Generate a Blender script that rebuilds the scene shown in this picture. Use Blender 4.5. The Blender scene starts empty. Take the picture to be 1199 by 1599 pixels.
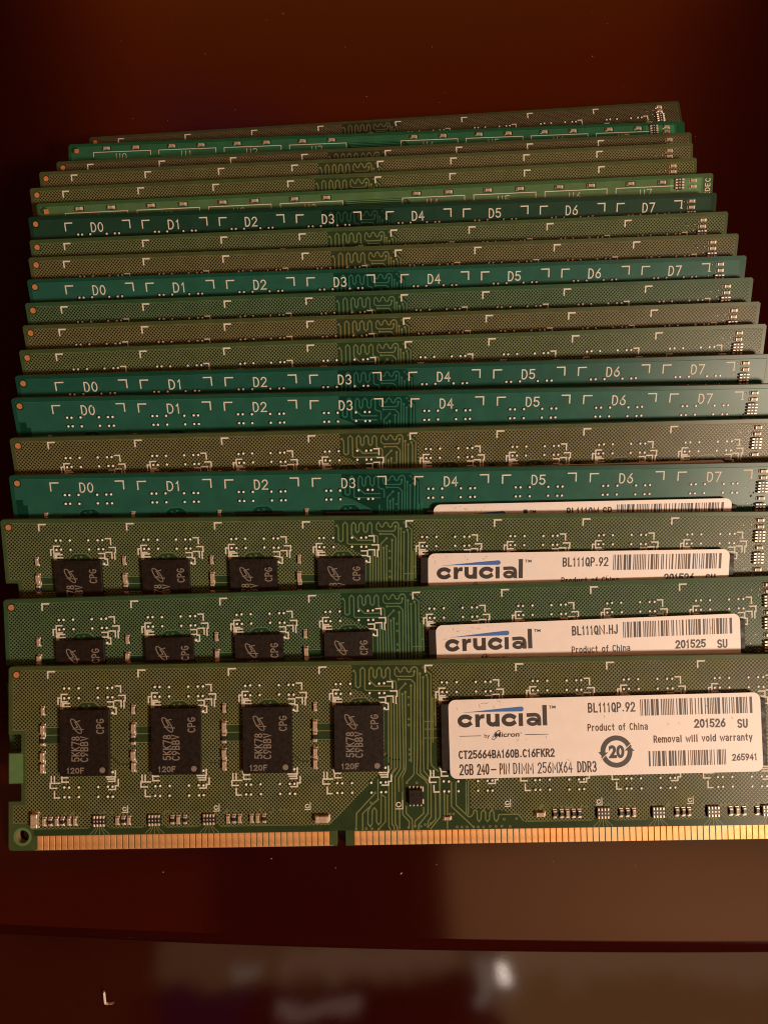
import bpy, bmesh, math, random
from mathutils import Vector, Matrix
from mathutils.geometry import tessellate_polygon

S = 0.001            # every length below is in millimetres; the scene is in metres
R = math.radians
sc = bpy.context.scene
COL = sc.collection
rng = random.Random(7)
LAMP, LAMP_W = (340, -270, 340), 2.9
TABLE_COL, RAIL_TILT, LINT = (.024, .0022, .001), 6, (-46, -38)

# ------------------------------------------------------------------ camera
cam = bpy.data.objects.new('camera', bpy.data.cameras.new('camera'))
COL.objects.link(cam)
pitch, roll = R(71.7347), R(-1.6689)
fw = Vector((0, math.cos(pitch), -math.sin(pitch)))
rt = Vector((1, 0, 0))
up = rt.cross(fw)
rt2 = rt*math.cos(roll) + up*math.sin(roll)
up2 = -rt*math.sin(roll) + up*math.cos(roll)
M = Matrix((rt2, up2, -fw)).transposed().to_4x4()
M.translation = Vector((0, 0, 125.5607))*S
cam.matrix_world = M
cam.data.sensor_fit = 'VERTICAL'
cam.data.sensor_height = 36
cam.data.lens = 36*1077.05/1599
cam.data.clip_start = 0.002
cam.data.clip_end = 20
sc.camera = cam

# ------------------------------------------------------------------ the room the lacquer mirrors
w = bpy.data.worlds.new('World'); sc.world = w; w.use_nodes = True
nt = w.node_tree; nt.nodes.clear()
N = nt.nodes.new; L = nt.links.new
def math_node(op, a, b=None, tree=None):
    t = tree or nt
    n = t.nodes.new('ShaderNodeMath'); n.operation = op
    for i, v in enumerate((a, b)):
        if v is None: continue
        if isinstance(v, (int, float)): n.inputs[i].default_value = v
        else: t.links.new(v, n.inputs[i])
    return n.outputs[0]
def step(x, e, soft, tree=None):
    t = tree or nt
    n = t.nodes.new('ShaderNodeMapRange'); n.interpolation_type = 'SMOOTHSTEP'
    t.links.new(x, n.inputs[0])
    n.inputs[1].default_value = e-soft; n.inputs[2].default_value = e+soft
    return n.outputs[0]
tc = N('ShaderNodeTexCoord'); sp = N('ShaderNodeSeparateXYZ'); L(tc.outputs['Generated'], sp.inputs[0])
X, Y, Zd = sp.outputs
nz = N('ShaderNodeTexNoise'); nz.inputs['Scale'].default_value = 7; nz.inputs['Detail'].default_value = 3
L(tc.outputs['Generated'], nz.inputs['Vector'])
wob = N('ShaderNodeSeparateXYZ'); L(nz.outputs['Color'], wob.inputs[0])
nz2 = N('ShaderNodeTexNoise'); nz2.inputs['Scale'].default_value = 26; nz2.inputs['Detail'].default_value = 4
L(tc.outputs['Generated'], nz2.inputs['Vector'])
wob2 = N('ShaderNodeSeparateXYZ'); L(nz2.outputs['Color'], wob2.inputs[0])
X0, Y0 = X, Y
def wobble(a, b):
    global X, Y
    X = math_node('ADD', X0, math_node('ADD', math_node('MULTIPLY', math_node('SUBTRACT', wob.outputs[0], .5), a), math_node('MULTIPLY', math_node('SUBTRACT', wob2.outputs[0], .5), b)))
    Y = math_node('ADD', Y0, math_node('ADD', math_node('MULTIPLY', math_node('SUBTRACT', wob.outputs[1], .5), a*.5), math_node('MULTIPLY', math_node('SUBTRACT', wob2.outputs[1], .5), b*.6)))
def block(x0, x1, y0, y1, soft=.02, upper=True):
    m = math_node('MULTIPLY', step(X, x0, soft), math_node('SUBTRACT', 1, step(X, x1, soft)))
    m = math_node('MULTIPLY', m, math_node('MULTIPLY', step(Y, y0, soft), math_node('SUBTRACT', 1, step(Y, y1, soft))))
    if upper: m = math_node('MULTIPLY', m, step(Zd, .02, .02))
    return m
acc = None
def add(mask, col, k):
    """lay one dim patch of the room (ceiling, wall, lamp glow) over what is there"""
    global acc
    mx = N('ShaderNodeMix'); mx.data_type = 'RGBA'
    L(mask, mx.inputs['Factor'])
    if acc is None: mx.inputs[6].default_value = (.012, .006, .004, 1)
    else: L(acc, mx.inputs[6])
    mx.inputs[7].default_value = (col[0]*k, col[1]*k, col[2]*k, 1)
    acc = mx.outputs[2]
add(block(-.9, -.227, -.4, -.13), (.5, .05, .02), .8)          # wall to the left
add(block(.066, .60, -.34, -.13, .014), (1, .42, .17), 1.5)     # pale ceiling lit by the lamp, right
add(block(.22, .60, -.34, -.13, .16), (1, .44, .18), 2.4)
add(block(-.33, .36, .55, .95, .09), (1, .12, .01), .56)       # far wall
add(block(-.30, .95, .785, .95, .05), (1, .20, .02), .6)
add(block(-.25, -.10, .69, .725, .05), (.25, .10, .6), .20)    # bluish glint
# the lamp-lit odds and ends overhead that the front rail mirrors
wobble(.10, .07)
add(block(-.6, -.25, -.125, 0, .03), (.7, .16, .06), .40)
add(block(-.26, .12, -.064, -.0, .014), (1, .55, .25), .75)
add(block(-.13, .07, -.056, -.03, .012), (1, .6, .34), 1.15)
add(block(.125, .7, -.125, 0, .014), (1, .58, .30), 1.7)
add(block(.125, .7, -.125, -.070, .016), (1, .56, .20), 1.15)
add(block(-.25, -.17, -.125, -.065, .012), (.0, .05, .30), .30)
wobble(.02, .06)
add(block(-.19, -.155, -.06, -.045, .008), (1, .75, .55), 1.5)
add(block(-.125, -.04, -.101, -.086, .007), (1, .62, .50), 1.5)
add(block(.100, .116, -.095, -.045, .008), (1, .8, .6), 1.8)
wobble(.0, .012)
add(block(.126, .139, -.075, -.054, .004), (1, .82, .70), 20)

bg = N('ShaderNodeBackground'); L(acc, bg.inputs[0]); bg.inputs[1].default_value = 1.0
ow = N('ShaderNodeOutputWorld'); L(bg.outputs[0], ow.inputs[0])

# ------------------------------------------------------------------ lamp
def area(name, loc, target, size, power, col):
    d = bpy.data.lights.new(name, 'AREA'); d.shape = 'DISK'; d.size = size*S
    d.energy = power; d.color = col
    o = bpy.data.objects.new(name, d); COL.objects.link(o)
    o.location = Vector(loc)*S
    o.rotation_euler = (Vector(target)-Vector(loc)).to_track_quat('-Z', 'Y').to_euler()
area('desk_lamp', LAMP, (10, 50, 5), 100, LAMP_W, (1, .74, .545))

sc.cycles.filter_width = 1.1
vs = sc.view_settings
vs.view_transform = 'Standard'; vs.look = 'None'; vs.exposure = 0; vs.gamma = 1
vs.use_curve_mapping = False

# ------------------------------------------------------------------ materials
def new_mat(name):
    m = bpy.data.materials.new(name); m.use_nodes = True
    t = m.node_tree; b = t.nodes['Principled BSDF']
    return m, t, b
def plain(name, col, rough=.5, metal=0, spec=.5, noise=0, nscale=3000, bump=0):
    m, t, b = new_mat(name)
    b.inputs['Roughness'].default_value = rough; b.inputs['Metallic'].default_value = metal
    b.inputs['Specular IOR Level'].default_value = spec
    b.inputs['Base Color'].default_value = (*col, 1)
    if noise or bump:
        c = t.nodes.new('ShaderNodeTexCoord'); n = t.nodes.new('ShaderNodeTexNoise')
        n.inputs['Scale'].default_value = nscale; n.inputs['Detail'].default_value = 4
        t.links.new(c.outputs['Object'], n.inputs['Vector'])
        if noise:
            mr = t.nodes.new('ShaderNodeMapRange')
            mr.inputs[1].default_value = .3; mr.inputs[2].default_value = .7
            mr.inputs[3].default_value = 1-noise; mr.inputs[4].default_value = 1+noise
            t.links.new(n.outputs[0], mr.inputs[0])
            v = t.nodes.new('ShaderNodeVectorMath'); v.operation = 'SCALE'
            v.inputs[0].default_value = col; t.links.new(mr.outputs[0], v.inputs['Scale'])
            t.links.new(v.outputs[0], b.inputs['Base Color'])
            r2 = math_node('MULTIPLY', mr.outputs[0], rough, t); t.links.new(r2, b.inputs['Roughness'])
        if bump:
            bp = t.nodes.new('ShaderNodeBump'); bp.inputs['Strength'].default_value = 1
            bp.inputs['Distance'].default_value = bump*S
            t.links.new(n.outputs[0], bp.inputs['Height']); t.links.new(bp.outputs[0], b.inputs['Normal'])
    return m
def mask_mat(name, gain=1.0, tint=(1, 1, 1), hatch=False, rough=.3, spec=.17):
    """solder mask: the object colour set per board times a tint; hatched copper shows as a grid of dark dots"""
    m, t, b = new_mat(name)
    b.inputs['Roughness'].default_value = rough; b.inputs['Specular IOR Level'].default_value = spec
    oi = t.nodes.new('ShaderNodeObjectInfo'); c = t.nodes.new('ShaderNodeTexCoord')
    mp = t.nodes.new('ShaderNodeVectorMath'); mp.operation = 'SCALE'; mp.inputs['Scale'].default_value = 1/S
    t.links.new(c.outputs['Object'], mp.inputs[0])
    n = t.nodes.new('ShaderNodeTexNoise'); n.inputs['Scale'].default_value = .35; n.inputs['Detail'].default_value = 5
    t.links.new(mp.outputs[0], n.inputs['Vector'])
    mr = t.nodes.new('ShaderNodeMapRange')
    mr.inputs[1].default_value = .3; mr.inputs[2].default_value = .7
    mr.inputs[3].default_value = .88*gain; mr.inputs[4].default_value = 1.12*gain
    t.links.new(n.outputs[0], mr.inputs[0])
    k = mr.outputs[0]
    if hatch:
        s = t.nodes.new('ShaderNodeSeparateXYZ'); t.links.new(mp.outputs[0], s.inputs[0])
        p = .445
        def cell(a):
            f = math_node('FRACT', math_node('MULTIPLY', a, 1/p, t), None, t)
            return math_node('ABSOLUTE', math_node('SUBTRACT', f, .5, t), None, t)
        a = cell(math_node('MULTIPLY', math_node('ADD', s.outputs[0], s.outputs[1], t), .7071, t))
        d = cell(math_node('MULTIPLY', math_node('SUBTRACT', s.outputs[0], s.outputs[1], t), .7071, t))
        r = math_node('POWER', math_node('ADD', math_node('POWER', a, 2, t), math_node('POWER', d, 2, t), t), .5, t)
        dot = step(r, .36, .08, t)            # 1 on copper, 0 in the hole
        q = t.nodes.new('ShaderNodeMapRange'); q.inputs[3].default_value = .10; q.inputs[4].default_value = 1.25
        t.links.new(dot, q.inputs[0])
        k = math_node('MULTIPLY', k, q.outputs[0], t)
        bp = t.nodes.new('ShaderNodeBump'); bp.inputs['Strength'].default_value = .8
        bp.inputs['Distance'].default_value = .03*S
        t.links.new(dot, bp.inputs['Height']); t.links.new(bp.outputs[0], b.inputs['Normal'])
    v = t.nodes.new('ShaderNodeVectorMath'); v.operation = 'MULTIPLY'; v.inputs[1].default_value = tint
    t.links.new(oi.outputs['Color'], v.inputs[0])
    v2 = t.nodes.new('ShaderNodeVectorMath'); v2.operation = 'SCALE'
    t.links.new(v.outputs[0], v2.inputs[0]); t.links.new(k, v2.inputs['Scale'])
    t.links.new(v2.outputs[0], b.inputs['Base Color'])
    return m
MT = {
 'margin': mask_mat('solder mask over bare laminate', .62, (.75, 1.05, .9)),
 'tab': mask_mat('pale solder mask on the edge tab', 1.25, (.72, 1.25, 1.2)),
 'hatch': mask_mat('solder mask over hatched copper', 1, hatch=True),
 'copper': mask_mat('solder mask over solid copper', 1),
 'bare': mask_mat('solder mask between traces', .38, (.62, 1.0, .9)),
 'dark': mask_mat('painted shade round dots and parts', .22, (.7, 1.0, .8)),  # dark tone stands in for shade round solder dots and small parts
 'trace': mask_mat('solder mask over traces', 1.5, (.95, 1.0, 1.0), rough=.3),
 'edge': plain('laminate edge', (.13, .17, .07), .6, noise=.15, nscale=2500),
 'rim': plain('bevelled laminate', (.30, .22, .11), .5, noise=.12, nscale=2500),
 'silk': plain('silkscreen ink', (.74, .73, .65), .7, spec=.2, noise=.08, nscale=2500),
 'tin': plain('solder', (.72, .63, .52), .46, .55, noise=.15, nscale=4000),
 'dot': plain('solder dot', (.95, .94, .90), .35, .0, noise=.1, nscale=4000),
 'gold': plain('gold contact plating', (.80, .42, .17), .5, .42, noise=.14, nscale=900),
 'fid': plain('copper fiducial', (.78, .33, .13), .45, .4, noise=.1, nscale=2500),
 'chip': plain('moulded chip epoxy', (.014, .010, .0075), .5, spec=.28, noise=.2, nscale=1400, bump=.012),
 'chipside': plain('chip substrate', (.045, .035, .022), .6),
 'laser': plain('laser marking', (.21, .18, .15), .7, noise=.12, nscale=3000),
 'capbody': plain('ceramic capacitor body', (.46, .36, .26), .5, noise=.2, nscale=3000),
 'resbody': plain('resistor body', (.02, .018, .017), .45),
 'paper': plain('sticker paper', (.84, .79, .76), .45, noise=.025, nscale=500),
 'ink': plain('printed black ink', (.028, .018, .016), .5),
 'blue': plain('printed blue ink', (.035, .15, .50), .45),
 'smudge': plain('grey smudge on sticker', (.52, .43, .38), .6, noise=.25, nscale=1800),
 'lint': plain('white lint', (.8, .72, .62), .9),
}

# ------------------------------------------------------------------ mesh builder, (u, v) from a board's top-left corner, z off its face
H, W, TH = 30.0, 133.35, 1.27
class MB:
    def __init__(s, flip=H): s.v = []; s.f = []; s.m = []; s.mats = []; s.h = flip; s.n = 0
    def mi(s, m):
        if m not in s.mats: s.mats.append(m)
        return s.mats.index(m)
    def P(s, u, v, z): s.v.append((u*S, (s.h-v)*S, z*S)); return len(s.v)-1
    def face(s, ids, m): s.f.append(tuple(ids)); s.m.append(s.mi(m))
    def poly(s, pts, z, m, holes=()):
        loops = [list(pts)] + [list(h) for h in holes]
        flat = [p for l in loops for p in l]
        ids = [s.P(p[0], p[1], z) for p in flat]
        for t in tessellate_polygon([[Vector((p[0], -p[1], 0)) for p in l] for l in loops]):
            a, b, c = (flat[i] for i in t)
            ar = (b[0]-a[0])*(c[1]-a[1]) - (c[0]-a[0])*(b[1]-a[1])
            if abs(ar) < 1e-9: continue
            t = t if ar < 0 else t[::-1]
            s.face([ids[i] for i in t], m)
    def wall(s, pts, z0, z1, m, pts1=None):
        n = len(pts); a = [s.P(*p, z0) for p in pts]; b = [s.P(*p, z1) for p in (pts1 or pts)]
        ar = sum(pts[i][0]*pts[(i+1) % n][1]-pts[(i+1) % n][0]*pts[i][1] for i in range(n))
        for i in range(n):
            j = (i+1) % n
            q = [a[i], a[j], b[j], b[i]]
            s.face(q if ar < 0 else q[::-1], m)
    def line(s, pts, wd, z, m, closed=False):
        s.n += 1; z = z + (s.n % 5)*.0012
        p = [Vector(q) for q in pts]
        if closed: p = p + [p[0], p[1]]
        k = len(p); l = []; r = []
        for i in range(k):
            d0 = (p[i]-p[i-1]).normalized() if i else None
            d1 = (p[i+1]-p[i]).normalized() if i < k-1 else None
            d0 = d0 or d1; d1 = d1 or d0
            n0 = Vector((-d0.y, d0.x)); n1 = Vector((-d1.y, d1.x)); nn = n0+n1
            nn = n0 if nn.length < 1e-4 else nn.normalized()
            o = nn*min(wd/2/max(.3, nn.dot(n0)), wd)
            q = p[i]
            if not closed and i == 0: q = q-d1*wd*.5
            if not closed and i == k-1: q = q+d0*wd*.5
            l.append(s.P(q.x+o.x, q.y+o.y, z)); r.append(s.P(q.x-o.x, q.y-o.y, z))
        rngs = range(1, k-1) if closed else range(k-1)
        if closed: rngs = range(0, k-1)
        for i in rngs: s.face((l[i], l[i+1], r[i+1], r[i]), m)
    def ring(s, u, v, r0, r1, z, m, n=10):
        a = [s.P(u+r1*math.cos(i*2*math.pi/n), v-r1*math.sin(i*2*math.pi/n), z) for i in range(n)]
        if r0 <= 0: s.face(a, m); return
        b = [s.P(u+r0*math.cos(i*2*math.pi/n), v-r0*math.sin(i*2*math.pi/n), z) for i in range(n)]
        for i in range(n): j = (i+1) % n; s.face((a[i], a[j], b[j], b[i]), m)
    def dome(s, u, v, r, h, z, m, n=8):
        rows = []
        for rr, zz in ((r, z), (r*.8, z+h*.6), (r*.4, z+h*.93)):
            rows.append([s.P(u+rr*math.cos(i*2*math.pi/n), v-rr*math.sin(i*2*math.pi/n), zz) for i in range(n)])
        for A, B in zip(rows, rows[1:]):
            for i in range(n): j = (i+1) % n; s.face((A[i], A[j], B[j], B[i]), m)
        s.face(rows[-1], m)
    def box(s, u0, v0, u1, v1, z0, z1, m, c=.06, top=None):
        def rect(i): return [(u0+i, v0+i), (u0+i, v1-i), (u1-i, v1-i), (u1-i, v0+i)]
        s.wall(rect(0), z0, z1-c, m); s.wall(rect(0), z1-c, z1, top or m, rect(c))
        r = rect(c); s.face([s.P(*q, z1) for q in r], top or m)
    def build(s, name, parent=None, **kw):
        me = s.mesh(name); return put(name, me, parent, **kw)
    def mesh(s, name):
        me = bpy.data.meshes.new(name); me.from_pydata(s.v, [], s.f)
        for k in s.mats: me.materials.append(MT[k] if isinstance(k, str) else k)
        me.polygons.foreach_set('material_index', s.m); me.update()
        return me
def put(name, me, parent=None, loc=None, rot=0, **kw):
    o = bpy.data.objects.new(name, me); COL.objects.link(o)
    if parent: o.parent = parent
    if loc: o.location = Vector(loc)*S
    if rot: o.rotation_euler = (0, 0, rot)
    for k, v in kw.items(): o[k] = v
    return o

# ------------------------------------------------------------------ lettering: single-stroke characters, cell 0.6 x 1, y down
def arc(cx, cy, rx, ry, a0, a1, n=7):
    return [(cx+rx*math.cos(R(a0+(a1-a0)*i/n)), cy-ry*math.sin(R(a0+(a1-a0)*i/n))) for i in range(n+1)]
G = {
 '0': [arc(.3, .5, .27, .5, 60, 420, 12)],
 '1': [[(.12, .2), (.32, 0), (.32, 1)]],
 '2': [arc(.3, .28, .26, .28, 170, -30, 7)+[(.03, 1), (.58, 1)]],
 '3': [arc(.28, .26, .25, .26, 150, -80, 7)+arc(.28, .74, .28, .26, 80, -150, 7)],
 '4': [[(.42, 1), (.42, 0), (.02, .68), (.58, .68)]],
 '5': [[(.55, 0), (.1, 0), (.06, .45)]+arc(.28, .68, .28, .31, 120, -150, 8)],
 '6': [[(.46, 0), (.1, .5)]+arc(.3, .7, .26, .3, 170, -180, 10)],
 '7': [[(.02, 0), (.58, 0), (.22, 1)]],
 '8': [arc(.3, .25, .22, .25, 90, 450, 10), arc(.3, .75, .27, .25, 90, 450, 10)],
 '9': [arc(.3, .3, .26, .3, 0, 360, 10)+[(.5, .5), (.16, 1)]],
 'B': [[(.05, 1), (.05, 0), (.3, 0)]+arc(.32, .25, .2, .25, 80, -80, 5)+[(.08, .5)], [(.3, .5)]+arc(.32, .75, .24, .25, 80, -80, 5)+[(.05, 1)]],
 'C': [arc(.33, .5, .3, .5, 50, 310, 10)],
 'D': [[(.05, 1), (.05, 0), (.25, 0)]+arc(.25, .5, .32, .5, 75, -75, 7)+[(.25, 1), (.05, 1)]],
 'E': [[(.55, 0), (.05, 0), (.05, 1), (.55, 1)], [(.05, .5), (.45, .5)]],
 'F': [[(.55, 0), (.05, 0), (.05, 1)], [(.05, .48), (.45, .48)]],
 'G': [arc(.33, .5, .3, .5, 50, 330, 10)+[(.59, .55), (.36, .55)]],
 'J': [[(.5, 0), (.5, .75)]+arc(.28, .75, .22, .25, -20, -170, 5)],
 'K': [[(.05, 0), (.05, 1)], [(.56, 0), (.08, .55)], [(.2, .42), (.58, 1)]],
 'P': [[(.05, 1), (.05, 0), (.3, 0)]+arc(.3, .27, .27, .27, 80, -80, 6)+[(.08, .54)]],
 'U': [[(.05, 0), (.05, .7)]+arc(.3, .72, .25, .28, 190, 350, 6)+[(.55, 0)]],
 'V': [[(.02, 0), (.3, 1), (.58, 0)]],
 'A': [[(.02, 1), (.3, 0), (.58, 1)], [(.12, .68), (.48, .68)]],
 'H': [[(.05, 0), (.05, 1)], [(.55, 0), (.55, 1)], [(.05, .48), (.55, .48)]],
 'I': [[(.3, 0), (.3, 1)]],
 'L': [[(.08, 0), (.08, 1), (.56, 1)]],
 'M': [[(.03, 1), (.03, 0), (.3, .7), (.57, 0), (.57, 1)]],
 'N': [[(.05, 1), (.05, 0), (.55, 1), (.55, 0)]],
 'Q': [arc(.3, .5, .27, .5, 60, 420, 12), [(.36, .74), (.58, 1.04)]],
 'R': [[(.05, 1), (.05, 0), (.3, 0)]+arc(.3, .26, .25, .26, 80, -80, 6)+[(.08, .52)], [(.3, .52), (.58, 1)]],
 'S': [arc(.3, .26, .25, .26, 30, 260, 8)+arc(.3, .75, .26, .25, 80, -150, 8)],
 'T': [[(.02, 0), (.58, 0)], [(.3, 0), (.3, 1)]],
 'X': [[(.03, 0), (.57, 1)], [(.57, 0), (.03, 1)]],
 '.': [[(.27, .93), (.33, .93)]], '-': [[(.05, .55), (.55, .55)]],
 'a': [arc(.28, .45, .24, .17, 150, 10, 5)+[(.52, 1)], arc(.3, .8, .24, .2, 60, 340, 9)],
 'c': [arc(.32, .64, .27, .36, 45, 315, 9)],
 'd': [arc(.28, .64, .25, .36, 0, 360, 12), [(.54, 0), (.54, 1)]],
 'e': [[(.06, .64), (.56, .62)]+arc(.31, .64, .26, .36, 20, 310, 10)],
 'f': [[(.26, 1), (.26, .2)]+arc(.44, .2, .18, .2, 170, 80, 4), [(.06, .36), (.48, .36)]],
 'h': [[(.07, 0), (.07, 1)], arc(.31, .58, .23, .28, 170, 0, 6)+[(.54, 1)]],
 'i': [[(.3, .3), (.3, 1)], [(.3, .05), (.3, .1)]],
 'l': [[(.3, 0), (.3, 1)]],
 'm': [[(.02, .3), (.02, 1)], arc(.16, .5, .14, .2, 170, 0, 5)+[(.3, 1)], arc(.44, .5, .14, .2, 170, 0, 5)+[(.58, 1)]],
 'n': [[(.07, .3), (.07, 1)], arc(.31, .58, .23, .28, 170, 0, 6)+[(.54, 1)]],
 'o': [arc(.3, .64, .26, .36, 60, 420, 12)],
 'r': [[(.14, .3), (.14, 1)], arc(.4, .62, .26, .3, 170, 70, 5)],
 't': [[(.26, .05), (.26, .85)]+arc(.42, .85, .16, .13, 190, 280, 4), [(.06, .34), (.5, .34)]],
 'u': [[(.07, .3), (.07, .7)]+arc(.3, .72, .23, .26, 190, 350, 6)+[(.54, .3)], [(.54, .6), (.54, 1)]],
 'v': [[(.04, .3), (.3, 1), (.56, .3)]],
 'w': [[(.0, .3), (.15, 1), (.3, .4), (.45, 1), (.6, .3)]],
 'y': [[(.04, .3), (.3, .98)], [(.56, .3), (.22, 1.28)]],
}
CWID = {'M': 1.45, 'm': 1.45, 'w': 1.4, 'I': .5, 'i': .4, 'l': .4, '1': .75, '.': .5, 't': .8, 'f': .8, 'r': .8, ' ': .7, 'N': 1.5}
def strokes(mb, text, u0, v0, u1, v1, wd, z, m, up=False):
    """text in the box; with up=True it reads from the box's bottom to its top"""
    sc_ = [CWID.get(ch, 1) for ch in text]; n = len(text); total = sum(sc_)*.6+(n-1)*.24; off = 0
    for i, ch in enumerate(text):
        o_, off = off, off+.6*sc_[i]+.24
        if ch == ' ': continue
        for pl in G[ch]:
            q = []
            for x, y in pl:
                a = (x*sc_[i]+o_)/total
                q.append((u0+(u1-u0)*y, v1-(v1-v0)*a) if up else (u0+(u1-u0)*a, v0+(v1-v0)*y))
            mb.line(q, wd, z, m)
_font_cache = {}
def letters(mb, text, u0, v0, u1, v1, z, m, bold=0.0, shear=0.0):
    """outline lettering (built-in typeface) stretched into the box"""
    key = (text, bold, shear)
    if key not in _font_cache:
        cu = bpy.data.curves.new('lettering', 'FONT'); cu.body = text; cu.size = 1
        cu.offset = bold; cu.shear = shear; cu.resolution_u = 3
        o = bpy.data.objects.new('lettering', cu); COL.objects.link(o)
        dg = bpy.context.evaluated_depsgraph_get(); dg.update()
        me = bpy.data.meshes.new_from_object(o.evaluated_get(dg))
        V = [(v.co.x, v.co.y) for v in me.vertices]; F = [tuple(p.vertices) for p in me.polygons]
        Fn = [p.normal.z for p in me.polygons]
        F = [f if k > 0 else f[::-1] for f, k in zip(F, Fn)]
        bpy.data.objects.remove(o); bpy.data.curves.remove(cu); bpy.data.meshes.remove(me)
        _font_cache[key] = (V, F)
    V, F = _font_cache[key]
    x0 = min(v[0] for v in V); x1 = max(v[0] for v in V); y0 = min(v[1] for v in V); y1 = max(v[1] for v in V)
    ids = [mb.P(u0+(x-x0)/(x1-x0)*(u1-u0), v1-(y-y0)/(y1-y0)*(v1-v0), z) for x, y in V]
    for f in F: mb.face([ids[i] for i in f], m)

# ------------------------------------------------------------------ board artwork measured on the parts
PITCH, GAP = 14.942, 17.472
def unit(k): return PITCH*k + (GAP-PITCH if k > 3 else 0)
TRACES = [[(57.04,1.59), (57.33,1.98), (57.29,4.09), (57.68,4.39), (58.07,4.11), (58.11,1.41), (58.47,1.03), (58.85,1.42), (58.8,4.6), (59.03,4.83), (63.19,4.9)], [(63.21,4.19), (60.59,4.15), (59.54,3.17), (59.57,1.43), (59.92,1.05), (60.25,1.45), (60.23,2.5), (60.51,2.84), (60.81,2.51), (60.83,1.45), (61.26,1.08), (61.6,1.47), (61.59,2.53), (61.93,2.86), (62.26,2.54), (62.28,1.48), (62.68,1.1), (63.0,1.49), (62.97,3.03), (63.32,3.33), (63.8,3.37), (63.97,3.63), (63.95,4.78)], [(66.99,1.85), (66.92,2.42), (66.63,2.65), (64.11,2.61), (63.76,2.27), (63.78,1.5), (64.09,1.12), (64.42,1.51), (64.41,1.71), (64.7,1.96), (65.0,1.72), (65.0,1.43), (65.39,1.09), (65.78,1.44), (65.77,1.73), (66.15,1.99), (66.45,1.74), (66.45,1.45), (66.85,1.11), (67.24,1.12), (67.52,1.47), (67.25,15.62), (67.1,18.48), (68.43,19.55), (68.9,20.32), (68.81,24.98), (67.23,26.86), (67.21,27.8)], [(64.39,3.11), (66.42,3.15), (67.03,3.77), (66.73,15.61), (66.62,18.66), (65.34,19.94)], [(65.48,3.84), (64.49,4.85), (64.48,5.65), (64.45,15.57), (64.41,17.67), (63.52,18.99), (63.44,26.61), (63.76,27.09), (63.75,27.75)], [(66.4,4.15), (66.21,16.6)], [(65.46,5.19), (65.36,16.59), (65.36,16.73), (65.22,18.07), (64.62,19.2), (64.64,21.3)], [(64.95,5.51), (64.99,15.58), (64.95,17.83), (64.1,19.19), (64.12,21.29)], [(67.93,2.21), (67.77,15.62), (67.68,18.49), (69.01,19.75), (69.38,20.23), (69.32,25.56), (68.78,26.31), (68.77,27.07)], [(68.43,2.83), (68.24,16.64), (68.27,18.12), (69.02,18.99)], [(69.0,2.46), (69.18,3.04), (68.95,16.65), (68.89,17.74), (69.61,18.52)], [(68.78,1.59), (69.73,2.37), (69.45,16.65), (69.54,17.18), (70.11,17.76), (70.58,18.15)], [(69.93,6.13), (69.83,13.41)], [(70.34,5.94), (70.34,10.74)], [(63.11,6.21), (62.97,16.55), (62.95,17.55), (62.48,18.12)], [(63.58,6.98), (63.47,16.56), (63.45,17.66), (62.97,18.41)], [(64.06,7.09), (63.93,16.57), (63.92,17.47), (63.09,18.45), (63.08,18.99)], [(62.65,7.93), (62.5,16.54)], [(60.72,19.33), (60.66,22.57), (58.12,24.81), (58.07,27.66)], [(60.29,21.52), (57.12,24.8), (57.02,27.27)], [(60.76,22.57), (59.49,23.6), (58.99,24.45), (58.96,26.54), (59.33,26.98), (59.63,26.55), (59.71,24.36), (60.06,23.93), (60.4,24.37), (60.37,26.18), (60.69,26.7), (61.08,26.28), (61.21,21.82)], [(61.21,21.82), (61.54,22.01), (61.88,22.21), (61.83,26.2), (60.68,27.42)], [(62.47,20.41), (62.36,26.97), (62.6,27.45)], [(63.02,20.03), (62.9,26.6), (63.24,27.08), (63.23,27.74)], [(64.16,24.24), (64.14,27.38)], [(65.27,23.78), (65.25,24.92), (66.19,25.89), (66.25,27.69)], [(64.73,19.2), (64.67,25.11), (65.72,26.26), (65.69,27.21)], [(68.12,24.02), (68.1,24.97), (66.67,26.18), (66.65,27.04)], [(70.09,21.77), (70.04,25.95), (68.87,27.07)], [(70.91,19.3), (70.78,25.58), (69.24,27.46)], [(73.48,20.01), (73.44,23.72), (75.48,25.65), (75.87,25.57), (76.26,25.1), (76.27,24.72), (76.56,24.53), (76.84,24.82), (76.87,26.06), (77.15,26.44), (77.45,26.06), (77.52,24.93), (77.91,24.55), (78.23,24.94), (78.2,26.08), (78.5,26.46), (78.84,26.09), (78.92,24.95), (79.26,24.57), (79.57,24.96), (79.63,26.1), (79.98,26.45), (80.28,26.01), (80.39,25.35), (83.57,25.34), (84.41,26.36)], [(72.74,20.0), (72.66,23.9), (76.21,27.28)], [(75.14,20.04), (75.07,25.08)], [(75.52,20.04), (75.41,25.18)], [(71.55,21.69), (71.51,25.59)], [(72.05,22.08), (71.94,27.4)], [(70.79,19.3), (70.76,25.58)]]
ZONE = [(56.73,0.67), (68.6,0.72), (69.97,1.99), (70.06,5.74), (70.69,8.06), (70.62,16.48), (75.22,19.79), (75.83,20.14), (75.74,24.33), (80.51,24.59), (84.33,25.79), (85.06,27.32), (51.33,27.56), (52.69,26.63), (60.92,18.67), (61.8,18.2), (61.98,7.53), (61.71,6.86), (58.63,5.17), (56.67,4.47)]
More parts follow.
